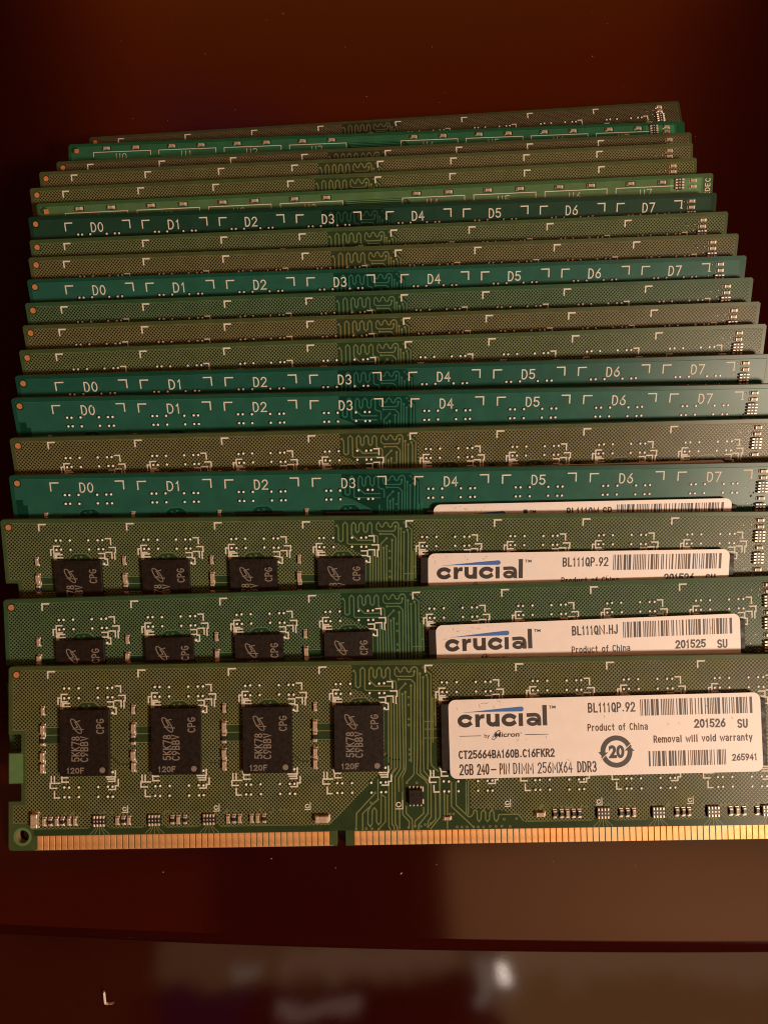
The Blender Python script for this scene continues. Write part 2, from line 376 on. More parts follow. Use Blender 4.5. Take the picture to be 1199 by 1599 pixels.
RINGS = [(57.04,1.59), (66.99,1.85), (64.39,3.11), (65.48,3.84), (66.4,4.15), (65.46,5.19), (64.95,5.51), (67.93,2.21), (68.43,2.83), (69.0,2.46), (68.46,1.2), (65.98,6.06), (65.96,7.31), (65.95,9.61), (65.94,10.57), (66.02,14.59), (66.0,15.36), (66.02,16.26), (61.95,15.2), (70.29,8.82), (57.02,27.36), (58.65,27.29), (59.62,27.31), (60.68,27.42), (65.59,27.21), (66.65,27.04), (67.61,27.05), (68.29,26.78), (69.26,26.6), (68.77,27.16), (60.2,21.51), (59.5,23.12), (67.07,20.0), (65.43,19.98), (73.52,27.24), (74.29,27.25), (75.16,27.26), (76.21,27.28), (76.98,27.29), (77.85,27.3), (78.91,27.23), (79.87,27.24), (80.83,27.22), (81.24,26.12), (83.26,26.06), (82.18,27.28), (72.41,25.13), (72.99,25.14)]
VIA_U = (9.18, 9.97, 11.56, 14.73, 16.33, 17.13)
def outline():
    p = [(.35, 0), (W-.35, 0), (W, .35), (W, 11.1)]
    def notch_r(v0, v1): return [(W-1.9, v0), (W-2.1, v0+.2), (W-2.1, v1-.2), (W-1.9, v1), (W, v1)]
    p += notch_r(11.1, 14.15) + [(W, 19.17)] + notch_r(19.17, 22.05)
    p += [(W, 29.5), (W-.15, 29.85), (W-.5, 30), (55.3, 30)]
    p += arc(54.575, 27.4, .725, .72, 0, 180, 8) + [(53.85, 30)]
    p += [(.5, 30), (.15, 29.85), (0, 29.5), (0, 22.05)]
    def notch_l(v0, v1): return [(0, v1), (1.9, v1), (2.1, v1-.2), (2.1, v0+.2), (1.9, v0), (0, v0)]
    p += notch_l(19.17, 22.05)[1:] + notch_l(11.1, 14.15)
    p += [(0, .35)]
    q = []
    for a in p:
        if not q or (Vector(a)-Vector(q[-1])).length > 1e-4: q.append(a)
    return q
def laminate(mb, hole=True):
    o = outline(); hl = [arc(2.29, 27.76, 1.06, 1.06, 0, 345, 23)] if hole else []
    mb.poly(o, 0, 'margin', hl); mb.poly(o, -TH, 'margin', hl)
    # flip the back
    mb.wall(o, -TH, 0, 'edge')
    for h in hl: mb.wall(h[::-1], -TH, 0, 'rim')
def copper_plane(mb, m, z=.035, right=.62):
    def ring(i):
        a = .62+i; e = W-right-i
        return [(a, .66+i), (e, .66+i), (e, 10.5-i), (W-2.7-i, 10.5-i), (W-2.7-i, 22.7+i), (e, 22.7+i), (e, 26.6-i),
                (a+3.2, 26.6-i), (a+3.2, 25.6-i), (a, 25.6-i), (a, 22.7+i), (2.75+i, 22.7+i), (2.75+i, 10.5-i), (a, 10.5-i)][::-1]
    o, n = ring(0), ring(.07)
    mb.wall(o, .001, z, 'trace', n); mb.poly(n, z, m)
ZP, ZT, ZS, ZV = .040, .047, .056, .045
def routing(mb):
    mb.poly(ZONE, ZP, 'bare')
    for t in TRACES: mb.line(t, .2, ZT, 'trace')
    for u, v in RINGS: mb.ring(u, v, .09, .22, ZT+.007, 'trace', 8)
def vias(mb, rows):
    for k in range(8):
        for v in rows:
            for u in VIA_U:
                mb.ring(u+unit(k)-.05, v-.04, 0, .36, ZP+.0015, 'dark', 10)  # shadow of the solder dot painted as a ring, shifted up and left
                mb.dome(u+unit(k)+rng.uniform(-.03, .03), v+rng.uniform(-.03, .03), .225, .13, ZV, 'dot')
def end_cluster(mb, r):
    """tiny plated vias beside the column of parts at the right end"""
    for i in range(46):
        u = r.uniform(125.3, 127.7); v = r.uniform(1.2, 16)
        mb.ring(u, v, 0, .2, ZP, 'bare', 8)
        if i % 2 == 0: mb.dome(u+.06, v+.05, .1, .06, ZV, 'dot', 6)
def blob(mb, o):
    q = [(11.2, 7.3), (11.5, 6.6), (12.2, 6.15), (14.0, 6.1), (14.7, 6.6), (15.1, 7.3)]
    mb.poly([(u+o, v) for u, v in q], ZP, 'bare')
    mb.line([(u+o, v-.12) for u, v in q], .12, ZT, 'trace')
    for u, v in ((12.4, 6.75), (13.3, 6.6), (12.9, 7.05)): mb.ring(u+o, v, .08, .2, ZT, 'trace', 8)
SILK = [
 [(17.68, 3.43), (18.53, 3.43), (18.53, 4.46)],
 [(18.21, 4.98), (19.27, 4.98), (19.27, 5.86), (19.08, 5.86), (19.08, 7.0)],
 [(17.59, 5.82), (18.61, 5.82), (18.61, 6.83)],
 [(16.35, 6.0), (17.37, 6.0), (17.37, 6.82), (16.43, 6.82)],
 [(17.4, 6.98), (17.79, 6.98), (17.79, 8.0), (17.4, 8.0)],
 [(9.67, 4.66), (8.71, 4.66), (8.71, 7.37)],
 [(8.66, 5.26), (8.18, 5.26), (8.18, 6.22)],
 [(10.07, 6.16), (9.1, 6.16), (9.1, 6.68), (10.16, 6.68)],
 [(9.67, 5.89), (8.72, 5.89)], [(9.0, 6.2), (9.0, 7.1)], [(8.86, 5.9), (8.86, 7.3)],
 [(9.78, 18.26), (8.81, 18.26), (8.55, 17.46)],
 [(8.81, 18.3), (8.81, 18.98), (9.86, 18.98)],
 [(7.05, 18.05), (7.05, 19.15), (8.45, 19.15)], [(7.57, 18.06), (7.57, 19.1)],
 [(6.87, 19.17), (6.87, 19.96), (7.92, 19.96)],
 [(7.57, 20.49), (7.57, 21.53), (8.36, 21.53)],
 [(16.12, 18.25), (17.62, 18.25), (17.62, 17.26)],
 [(16.3, 18.6), (17.5, 18.6)], [(16.47, 18.98), (17.52, 18.98), (17.52, 18.26)],
 [(18.08, 18.69), (18.08, 19.7), (17.61, 19.7), (17.61, 20.3), (16.55, 20.3)],
]
def fiducial(mb, sq=False):
    mb.ring(1.3, 1.35, 0, .72, ZP, 'bare', 16)
    if sq: mb.poly([(1.3, 1.1), (1.3, 2.0), (2.2, 2.0), (2.2, 1.1)], ZP+.004, 'fid')
    else: mb.ring(1.3, 1.35, 0, .5, ZP+.004, 'fid', 16)
def bottom_strip(mb):
    mb.poly([(4.1, 26.62), (4.1, 27.6), (52.9, 27.6), (52.9, 26.62)], .006, 'bare')
    mb.poly([(56.3, 26.9), (56.3, 27.6), (129.6, 27.6), (129.6, 26.62), (60.6, 26.62)], .006, 'bare')
    mb.poly([(53.2, 29.9), (53.2, 30), (4.3, 30), (4.3, 29.9)][::-1], .004, 'rim')
    r = random.Random(3)
    for u in CAPS_ROW: mb.poly([(u-.5, 24.5), (u-.5, 26.15), (u+.4, 26.15), (u+.4, 24.5)], ZP+.001, 'dark')  # painted shade round each capacitor, wider on its left
    for u in ARRAYS: mb.poly([(u-1.3, 24.3), (u-1.3, 26.25), (u+1.15, 26.25), (u+1.15, 24.3)], ZP+.001, 'dark')  # same painted shade round the resistor arrays
    for c in ARRAYS:
        for k in range(5):
            x = c-1.2+k*.6
            mb.line([(x*.5+c*.5, 26.2), (x*.5+c*.5, 26.6), (x+(x-c)*.3, 27.5)], .12, ZT, 'trace')
        mb.poly([(c-.9, 26.15), (c-1.9, 26.58), (c+1.9, 26.58), (c+.9, 26.15)], ZP, 'bare')
    for k in range(95):
        u = r.uniform(8, 125)
        if 50 < u < 85: continue
        mb.ring(u, r.uniform(23.95, 24.35), .09, .21, ZT, 'trace', 8)
ARRAYS = (14.96, 23.99, 32.95, 97.4, 106.4, 115.35, 124.3)
CAPS_ROW = (5.89, 6.95, 8.0, 8.98, 9.98, 10.99, 17.95, 18.95, 19.88, 26.91, 27.96, 29.02, 36.04, 36.98, 38.04, 39.95, 40.92, 41.97,
            89.5, 90.6, 91.6, 92.6, 93.55, 100.35, 101.4, 102.4, 109.45, 110.45, 111.45, 118.2, 119.3, 120.4, 122.5, 123.6)
def qmarks(mb):
    for u in (19.2, 34.2, 49.15, 64.16, 81.9, 96.85, 111.75):
        v = 23.55; s = 1.25 if abs(u-64.16) < .1 else 1
        mb.line(arc(u-.1*s, v-.05*s, .3*s, .3*s, 0, 330, 11), .15, ZS, 'silk', closed=True)
        mb.line([(u+.42*s, v-.62*s), (u+.42*s, v+.5*s), (u-.5*s, v+.5*s)], .13, ZS, 'silk')
def olive_board():
    mb = MB(); laminate(mb); copper_plane(mb, 'hatch')
    routing(mb); bottom_strip(mb)
    vias(mb, (3.70, 5.27, 19.84, 21.43))
    for k in range(8):
        o = unit(k); blob(mb, o)
        mb.line([(7.6+o, .9), (6.49+o, .9), (6.49+o, 1.93)], .25, ZS, 'silk')
        for s in SILK: mb.line([(u+o, v) for u, v in s], .22, ZS, 'silk')
        for v in (7.8, 17.46): mb.dome(17.12+o, v, .23, .13, ZV, 'dot')
        # the dark channels that lead from the column of capacitors to the chip
        mb.poly([(6.1+o, 9.9), (6.1+o, 12.9), (9+o, 12.9), (9+o, 9.9)], ZP-.003, 'bare')
        for v in (10.05, 11.3, 12.75): mb.line([(6.1+o, v), (9+o, v)], .13, ZT, 'trace')
        for v, l in ((7.3, 1.5), (10.3, 1.9), (12.15, 1.9), (14.75, 1.9), (16.6, 1.9)):
            mb.poly([(5.16+o, v-l/2), (5.16+o, v+l/2), (6.22+o, v+l/2), (6.22+o, v-l/2)], ZP+.001, 'dark')  # painted shade under and around the capacitor column
        mb.line([(16.6+o, 14.6), (18.2+o, 16.2), (19.6+o, 16.2)], .2, ZP, 'bare')
    qmarks(mb); fiducial(mb); end_cluster(mb, random.Random(5))
    mb.ring(2.29, 27.76, 1.06, 1.5, .006, 'tab', 24)
    mb.poly([(.12, 14.3), (.12, 19.05), (2.4, 19.05), (2.4, 14.3)], .005, 'tab')
    return mb.mesh('circuit_board')
def lettered_board():
    mb = MB(); laminate(mb); copper_plane(mb, 'copper', right=1.1); routing(mb)
    vias(mb, (3.50, 5.05))
    for k in range(8):
        o = unit(k); blob(mb, o)
        mb.line([(8.28+o, 1.36), (6.93+o, 1.36), (6.93+o, 2.72)], .21, ZS, 'silk')
        mb.line([(18.1+o, 1.22), (19.45+o, 1.22), (19.45+o, 2.56)], .21, ZS, 'silk')
        strokes(mb, 'D%d' % k, 11.88+o, 1.48, 14.2+o, 3.05, .2, ZS, 'silk')
    mb.poly([(.7, 4.2), (.7, 10.4), (2.6, 10.4), (2.6, 5.2), (1.9, 5.2), (1.9, 4.2)], ZP, 'bare')
    fiducial(mb); end_cluster(mb, random.Random(6))
    return mb.mesh('circuit_board')
UU = [14.1*k+(10.0 if k > 3 else 0) for k in range(8)]
def bracketed_board(mark):
    mb = MB(); laminate(mb); copper_plane(mb, 'copper', right=2.0)
    for k, o in enumerate(UU):
        mb.line([(5.4+o, 3.0), (5.4+o, 2.02), (17.7+o, 2.02), (17.7+o, 3.0)], .12, ZS, 'silk')
        strokes(mb, 'U%d' % k, 10.2+o, 2.45, 12.5+o, 3.9, .11, ZS, 'silk')
        mb.poly([(5.8+o, 3.1), (5.8+o, 9.0), (17.3+o, 9.0), (17.3+o, 3.1)], ZP, 'trace')
        for u in (8.2, 14.5):
            mb.poly([(u-1+o, .82), (u-1+o, 1.78), (u+1.05+o, 1.78), (u+1.05+o, .82)], ZP, 'bare')
    for j in range(6):
        v = 2.2+j*.34; mb.line([(60.6+j*.2, v), (72-j*.3, v), (72.6-j*.3, v+.6)], .12, ZT+.003, 'trace')
    mb.poly([(60.2, 2.0), (60.2, 6.5), (73.6, 6.5), (73.6, 3.0), (72.6, 2.0)], ZP, 'bare')
    mb.poly([(124.9, .8), (124.9, 8.0), (131.0, 8.0), (131.0, .8)][::-1], ZP-.002, 'trace')
    if mark: strokes(mb, 'JEDEC', 131.85, .9, 132.75, 5.0, .15, ZS, 'silk', up=True)
    fiducial(mb, sq=True)
    return mb.mesh('circuit_board')

# ------------------------------------------------------------------ small parts; each is modelled about its own centre (flip = 0)
def capacitor_mesh(l, wd, h, body):
    mb = MB(0); e = l*.27
    mb.box(-wd/2+.03, -l/2+e*.8, wd/2-.03, l/2-e*.8, .0, h-.04, body, .05)
    for sgn in (-1, 1):
        a, b = sorted((sgn*l/2, sgn*(l/2-e)))
        mb.box(-wd/2, a, wd/2, b, .0, h, 'tin', .1)
    for sgn in (-1, 1):                       # solder fillets on the pads
        a, b = sorted((sgn*(l/2-.05), sgn*(l/2+.22)))
        mb.box(-wd/2-.04, a, wd/2+.04, b, .0, .12, 'tin', .06)
    return mb.mesh('capacitor')
def array_mesh():
    mb = MB(0)
    mb.box(-1.05, -.55, 1.05, .55, 0, .42, 'resbody', .05)
    for k in range(4):
        x = -.78+k*.52
        for sgn in (-1, 1):
            a, b = sorted((sgn*.88, sgn*.36))
            mb.box(x-.17, a, x+.17, b, 0, .46, 'tin', .08)
        mb.box(x-.1, -.16, x+.14, .16, .3, .45, 'tin', .05)
    return mb.mesh('resistor_array')
ME = {
 'cap': capacitor_mesh(1.4, .72, .62, 'capbody'), 'cap_dark': capacitor_mesh(1.4, .72, .5, 'resbody'),
 'small': capacitor_mesh(1.12, .58, .45, 'capbody'), 'big': capacitor_mesh(2.2, 1.1, .85, 'capbody'), 'array': array_mesh(),
 'small_dark': capacitor_mesh(1.12, .58, .42, 'resbody'),
}
CW, CH, CT = 8.1, 10.72, .9
def chip_mesh():
    mb = MB(CH)
    mb.box(.12, .12, CW-.12, CH-.12, .0, .3, 'chipside', .03)
    mb.box(0, 0, CW, CH, .3, CT, 'chip', .07)
    return mb.mesh('memory_chip')
def marking_mesh():
    mb = MB(CH); z = CT+.006; wd = .19
    strokes(mb, '5KK78', 2.02, 4.31, 3.2, 8.3, wd, z, 'laser', up=True)
    strokes(mb, 'C9BBV', 3.45, 4.33, 4.6, 8.37, wd, z, 'laser', up=True)
    strokes(mb, 'CPG', 6.06, 1.54, 7.2, 3.87, wd, z, 'laser', up=True)
    strokes(mb, '120F', 1.16, 9.41, 3.96, 10.19, wd, z, 'laser')
    mb.ring(6.98, 9.8, 0, .47, z, 'laser', 18)
    a = math.atan2(3.81-1.42, 3.51-1.87); e = []
    for i in range(22):
        t = i*2*math.pi/22; x, y = 1.4*math.cos(t), .47*math.sin(t)
        e.append((2.69+x*math.cos(a)-y*math.sin(a), 2.62+x*math.sin(a)+y*math.cos(a)))
    mb.line(e, .16, z, 'laser', closed=True)
    mb.line([(3.3, 1.74), (2.5, 1.95), (2.95, 2.75), (2.2, 3.05), (3.85, 3.15)], .17, z+.004, 'laser')
    return mb.mesh('chip_marking')
ME['chip'] = chip_mesh(); ME['mark'] = marking_mesh()

# ------------------------------------------------------------------ stickers, 50.8 x 12.75 mm, (x, y) from the top-left corner
LW, LH = 50.8, 12.75
ZL = .055
def rounded(w_, h_, r):
    return arc(w_-r, r, r, r, 0, 90, 6)+arc(r, r, r, r, 90, 180, 6)+arc(r, h_-r, r, r, 180, 270, 6)+arc(w_-r, h_-r, r, r, 270, 360, 6)
def paper_mesh(seed):
    mb = MB(LH); p = rounded(LW, LH, 1.15)
    mb.wall(p, 0, ZL, 'paper'); mb.poly(p, ZL, 'paper')
    r = random.Random(seed)
    for i in range(26):                        # scuffs and dirt
        x, y = r.uniform(.8, LW-2), (r.uniform(.3, 1.4) if i < 8 else r.uniform(.5, LH-1)); a = r.uniform(0, 3.1); n = r.uniform(.15, .5)
        if i < 8: x = r.uniform(.6, 10)
        mb.line([(x, y), (x+n*.5*math.cos(a), y+n*.5*math.sin(a)+.05), (x+n*math.cos(a), y+n*math.sin(a))], r.uniform(.05, .14), ZL+.004, 'smudge')
    return mb.mesh('sticker')
def logo_mesh():
    mb = MB(LH); z = ZL+.012; t = .7
    def ln(p, k=t): mb.line(p, k, z, 'ink')
    top, base = 2.42, 4.48
    cy = (top+base)/2; ry = (base-top)/2-t/2+.03
    ln(arc(2.72, cy, .93, ry, 42, 318, 14))                                   # c
    mb.poly([(4.33, top), (4.33, base), (5.05, base), (5.05, 3.5), (5.25, 3.15), (5.82, 3.1), (5.85, top), (5.35, top+.02), (5.02, top+.3), (5.0, top)], z, 'ink')
    ln([(6.5, top+.33), (6.5, 3.5)]+arc(7.2, 3.55, .72, .58, 190, 350, 10)+[(7.93, 3.4), (7.93, top+.33)])   # u
    mb.poly([(7.6, 3.6), (7.6, base), (8.29, base), (8.29, 3.6)], z+.003, 'ink')
    ln(arc(9.9, cy, .95, ry, 42, 318, 14))                                    # c
    mb.poly([(11.4, top), (11.4, base), (12.1, base), (12.1, top)], z, 'ink') # dotless i
    mb.line(arc(13.68, 3.82, .72, .42, 0, 345, 14), .56, z, 'ink', closed=True)   # a
    ln([(13.0, 2.74), (13.9, 2.7)]+arc(14.1, 3.3, .62, .58, 80, 0, 5)+[(14.72, 4.12)], .6)
    mb.poly([(14.42, 3.3), (14.42, base), (15.05, base), (15.05, 3.3)], z+.004, 'ink')
    mb.poly([(15.3, 1.18), (15.3, base), (16.02, base), (16.02, 1.18)], z, 'ink') # l
    letters(mb, 'TM', 16.35, 1.3, 17.45, 1.78, z, 'ink', .02)
    sw = [(2.2, 2.12), (5.0, 2.06), (8.5, 2.08), (11.9, 2.12)]+arc(11.85, 1.72, .4, .4, -80, 80, 6)+[(8.5, 1.57), (5.0, 1.88)]
    mb.poly(sw, z, 'blue')
    mb.line([(1.75, 5.9), (5.15, 5.9)], .1, z, 'ink'); mb.line([(12.4, 5.9), (16.05, 5.9)], .1, z, 'ink')
    letters(mb, 'by', 5.72, 5.6, 6.62, 6.42, z, 'ink', .01)
    letters(mb, 'Micron', 7.35, 5.38, 11.45, 6.2, z, 'ink', .025, .12)
    mb.ring(11.68, 5.6, 0, .1, z, 'ink', 8)
    e = []
    for i in range(20):
        q = i*2*math.pi/20; x, y = .95*math.cos(q), .28*math.sin(q); a = -.9
        e.append((7.65+x*math.cos(a)-y*math.sin(a), 5.85+x*math.sin(a)+y*math.cos(a)))
    mb.line(e, .1, z, 'ink', closed=True)
    return mb.mesh('brand_logo')
def barcode_mesh(w_, h_, seed, fade=0):
    mb = MB(0); r = random.Random(seed); x = 0; z = ZL+.012
    while x < w_-.3:
        b = r.choice((.13, .13, .16, .28, .42)); mb.poly([(x, 0), (x, h_), (min(x+b, w_), h_), (min(x+b, w_), 0)], z, 'ink')
        x += b+r.choice((.12, .14, .14, .27, .38))
    return mb.mesh('barcode')
def print_mesh(serial, date):
    mb = MB(LH); z = ZL+.012
    def t(s, x0, y0, x1, y1, wd=.2): strokes(mb, s, x0+wd/2, y0+wd/2, x1-wd/2, y1-wd/2, wd, z, 'ink')
    t(serial, 22.66, 1.02, 30.45, 2.62, .23)
    t('Product of China', 22.5, 4.42, 32.4, 5.6, .17)
    t(date, 39.85, 4.05, 45.04, 5.5, .27); t('SU', 46.85, 4.2, 48.65, 5.7, .27)
    t('Removal will void warranty', 33.15, 6.55, 49.3, 7.75, .19)
    t('CT25664BA160B.C16FKR2', 1.42, 8.2, 17.1, 9.58, .23)
    for q, a, b in (('2GB', 1.47, 3.85), ('240', 4.35, 6.4), ('PIN', 8.0, 9.75), ('DIMM', 10.2, 13.6), ('256MX64', 14.2, 19.9), ('DDR3', 20.6, 23.85)):
        t(q, a, 10.4, b, 12.2, .18 if q in ('PIN', 'DIMM', '256MX64') else .22)
    mb.line([(6.75, 11.4), (7.4, 11.4)], .22, z, 'ink')
    t('265941', 45.8, 9.8, 49.95, 10.95, .21)
    return mb.mesh('printed_text')
def emblem_mesh():
    mb = MB(0); z = ZL+.012
    def band(a0, a1): mb.line(arc(0, 0, 2.2, 2.2, a0, a1, 18), .8, z, 'ink')
    band(25, 182); band(205, 362)
    mb.poly([(-2.95, .05), (-2.25, .85), (-1.35, .1), (-1.8, .12), (-2.6, 0.02)], z+.006, 'ink')
    mb.poly([(2.95, -.05), (2.1, -.9), (1.35, -.1), (1.8, -.12), (2.6, -.02)], z+.006, 'ink')
    mb.line([(-2.55, 1.35), (-2.0, .75), (-1.4, .35)], .12, z+.012, 'paper')
    mb.line([(2.55, -1.35), (2.0, -.85), (1.4, -.4)], .12, z+.012, 'paper')
    letters(mb, '20', -1.25, -1.05, 1.3, 1.1, z, 'ink', .05)
    return mb.mesh('recycling_emblem')
ME['logo'] = logo_mesh(); ME['emblem'] = emblem_mesh()
ME['bar'] = barcode_mesh(18.3, 2.65, 4); ME['bar2'] = barcode_mesh(12.8, 2.45, 9)

# ------------------------------------------------------------------ the modules
ME['olive'], ME['lettered'], ME['bracketed'] = olive_board(), lettered_board(), bracketed_board(True)
ME['bracketed_plain'] = bracketed_board(False)
GROUP = 'memory modules fanned out on the table'
def at(u, v, z=0): return (u, H-v, z)
def module(pose, kind, colour, label, seen, chips=True, marks=False, sticker=None):
    """pose = world millimetres of the top-left corner's x, y; tilt from the table; yaw"""
    x, y, th, yaw = pose; th = R(th); yaw = R(yaw)
    ux = Vector((math.cos(yaw), math.sin(yaw), 0)); nx = Vector((-math.sin(yaw), math.cos(yaw), 0))
    vy = nx*math.cos(th) + Vector((0, 0, 1))*math.sin(th)
    top = Vector((x, y, H*math.sin(th)+TH*math.cos(th)))
    m = Matrix((ux, vy, ux.cross(vy))).transposed().to_4x4()
    m.translation = (top - vy*H)*S
    root = bpy.data.objects.new('memory_module', None); COL.objects.link(root)
    root.empty_display_size = .01; root.matrix_world = m
    root['label'] = label; root['category'] = 'memory module'; root['group'] = GROUP
    b = put('circuit_board', ME[kind if seen != 3.65 else 'bracketed_plain'], root); b.color = (*colour, 1)
    part = lambda nm, key, u, v, rot=0, z=.03: put(nm, ME[key], root, at(u, v, z), rot)
    half = math.pi/2
    if kind != 'bracketed':
        if chips:
            for k in range(8):
                if seen > 20 or k < 4 or sticker is None or k in (4, 7):
                    c = put('memory_chip', ME['chip'], root, at(8.86+unit(k), 7.05+CH, .05))
                    if marks and k < 4: put('chip_marking', ME['mark'], c)
        for k in range(8):
            if k > 3 and seen < 20: continue
            if k > 4: continue
            if k == 4: continue
            for v, key in ((7.3, 'small'), (10.3, 'cap'), (12.15, 'cap_dark'), (14.75, 'cap'), (16.6, 'cap')):
                if v < seen+1.5: part('capacitor', key, 5.72+unit(k)+rng.uniform(-.06, .06), v, rng.uniform(-.04, .04))
        for v, key in ((1.4, 'small'), (2.5, 'small'), (4.15, 'array'), (6.1, 'small'), (7.9, 'array'), (9.9, 'small'), (11.8, 'array'), (13.8, 'small')):
            if v < seen+.8 and seen < 20:
                nm = 'resistor_array' if key == 'array' else 'capacitor'
                part(nm, key, 128.45+rng.uniform(-.05, .05), v, half)
    else:
        for o in UU:
            for u in (8.2, 14.5): part('capacitor', 'small', u+o, 1.3, half+rng.uniform(-.05, .05))
        part('resistor_array', 'array', 126.6, 1.75, half); part('capacitor', 'small', 129.3, 1.25, half); part('capacitor', 'small', 129.3, 2.35, half)
    if sticker:
        serial, date, full, (su, sv), rot = sticker
        st = put('sticker', paper_mesh(hash(serial) % 97 if False else len(label)), root, at(su, sv+LH, .05+CT+.012), rot)
        put('barcode', ME['bar'], st, (31.25, LH-.66, 0))
        put('printed_text', print_mesh(serial, date), st)
        put('brand_logo', ME['logo'], st)
        if full:
            put('barcode', ME['bar2'], st, (32.3, LH-9.05, 0)); put('recycling_emblem', ME['emblem'], st, (27.1, LH-8.98, 0))
    return root

OL, OG, GR = (.122, .136, .056), (.105, .138, .062), (.074, .132, .066)  # hatched board tints: part board colour, part the reflection each one catches
BR = (.130, .130, .058)
TEAL, TEAL2 = (.021, .110, .080), (.017, .094, .070)
POSES = [[-62.753, 13.166, 16.394, -0.701], [-64.355, 24.102, 19.805, 0.11], [-65.079, 37.241, 26.642, -1.129], [-63.772, 44.526, 30.45, -0.729], [-63.913, 50.933, 33.411, -0.215], [-63.944, 57.848, 36.618, -0.658], [-64.125, 62.469, 35.721, -0.017], [-64.118, 67.613, 35.658, 0.423], [-64.233, 72.77, 35.491, 0.232], [-64.47, 77.576, 35.338, 0.423], [-64.778, 82.672, 35.341, 0.315], [-65.232, 87.646, 35.111, 0.343], [-65.916, 92.132, 33.756, 0.836], [-67.084, 97.846, 32.995, 0.445], [-66.4, 101.783, 30.994, 1.157], [-68.607, 106.232, 29.626, 1.204], [-68.023, 111.498, 26.83, 1.145], [-66.336, 116.743, 21.225, 1.274], [-65.834, 124.148, 15.758, 0.648], [-63.601, 130.351, 7.823, 2.434]]
LP = (72.5, 6.4); LR = R(.5)
SPEC = [
 ('olive', OL, 'frontmost olive green module, wholly uncovered, with full white sticker and gold contacts', 30, True, ('BL111QP.92', '201526', True, LP, LR)),
 ('olive', GR, 'green module just behind the frontmost one, its sticker serial ending in HJ', 11.5, True, ('BL111QN.HJ', '201525', False, LP, LR)),
 ('olive', OG, 'olive green module with half covered sticker whose serial ends in 92, before a teal one', 13.5, True, ('BL111QP.92', '201526', False, LP, R(.3))),
 ('lettered', TEAL, 'teal module printed D0 to D7 with a thin sliver of white sticker showing', 8, False, ('BL111QM.SP', '201526', False, (72.4, 6.1), R(.3))),
 ('olive', BR, 'brownish module with a hatched face, lying between the two widest showing teal strips', 6.8, False, ('BL111QP.92', '201526', False, (72.5, 7.0), R(.3))),
 ('lettered', TEAL, 'teal module printed D0 to D7, front one of the two adjacent teal modules', 6.2, False, None),
 ('lettered', TEAL2, 'teal module printed D0 to D7, rear one of the two adjacent teal modules', 4.2, False, None),
 ('olive', OG, 'grey green hatched module directly behind the pair of adjacent teal modules', 4.6, False, None),
 ('olive', BR, 'brownish hatched module in the middle of three hatched ones between teal modules', 4.5, False, None),
 ('olive', GR, 'dark green hatched module directly in front of the narrow teal one printed D0 to D7', 4.3, False, None),
 ('lettered', TEAL, 'lone teal module printed D0 to D7 in the middle of the fan between hatched modules', 4.2, False, None),
 ('olive', BR, 'brownish hatched module directly behind the lone teal one in the middle of the fan', 4.3, False, None),
 ('olive', OG, 'grey green hatched module before the dark green D0 to D7 one near the rear', 3.8, False, None),
 ('lettered', (.014, .056, .036), 'dark green module printed D0 to D7 directly in front of the bright green bracketed one', 4.0, False, None),
 ('bracketed', (.080, .17, .075), 'bright green module with white brackets and a JEDEC mark at its right end', 2.9, False, None),
 ('olive', OL, 'olive hatched module directly behind the bright green bracketed one', 3.6, False, None),
 ('olive', BR, 'brownish hatched module, middle of three hatched ones between the two bracketed green modules', 3.4, False, None),
 ('olive', (.115, .105, .055), 'thin dark strip of hatched module directly in front of the rear green bracketed one', 2.5, False, None),
 ('bracketed', (.030, .135, .070), 'green module with white brackets and small capacitors, second from the rear of the fan', 3.65, False, None),
 ('olive', (.095, .09, .05), 'rearmost dark hatched module, lying flattest at the far end of the fan', 4.5, False, None),
]
mods = []
for pose, (kind, col, lab, seen, marks, stk) in zip(POSES, SPEC):
    mods.append(module(pose, kind, col, lab, seen, True, marks, stk))

# the frontmost module shows its whole face: contacts, bottom row of parts, sensor chip
front = mods[0]
def contact_mesh():
    mb = MB(0); mb.box(-.435, 0, .435, 2.28, 0, .045, 'gold', .03); return mb.mesh('contact')
cm = contact_mesh()
pads = [5.175+k for k in range(48)] + [57.175+k for k in range(72)]
for u in pads[:100]: put('contact', cm, front, at(u, 27.66, .004))
mb = MB(0)
for u in pads[100:]: mb.box(u-.435, 0, u+.435, 2.28, 0, .045, 'gold', .03)
mb.build('contact', front, kind='stuff').location = Vector(at(0, 27.66, .004))*S
for u in ARRAYS: put('resistor_array', ME['array'], front, at(u, 25.3, .03))
for i, u in enumerate(CAPS_ROW):
    put('capacitor', ME['small' if i % 5 == 0 else 'small_dark' if u > 80 or i % 2 else 'small'], front, at(u+rng.uniform(-.04, .04), 25.32, .03), rng.uniform(-.03, .03))
put('capacitor', ME['big'], front, at(4.5, 25.0, .03)); put('capacitor', ME['big'], front, at(51.5, 25.45, .03), math.pi/2)
put('capacitor', ME['cap'], front, at(87.1, 25.3, .03), math.pi/2)
put('capacitor', ME['small'], front, at(71.9, 25.75, .03), math.pi/2)
mb = MB(0)
mb.box(-1.1, -1.2, 1.1, 1.2, .06, .7, 'chip', .08)
for k in range(4):
    for sgn in (-1, 1):
        a, b = sorted((sgn*1.65, sgn*1.15)); mb.box(-.9+k*.6-.13, a, -.9+k*.6+.13, b, 0, .16, 'tin', .05)
for a, b in ((-1.5, -.7), (.5, 1.3)): mb.box(1.12, a, 1.36, b, .0, .12, 'silk', .05)
put('sensor_chip', mb.mesh('sensor_chip'), front, at(66.8, 22.1, .045))

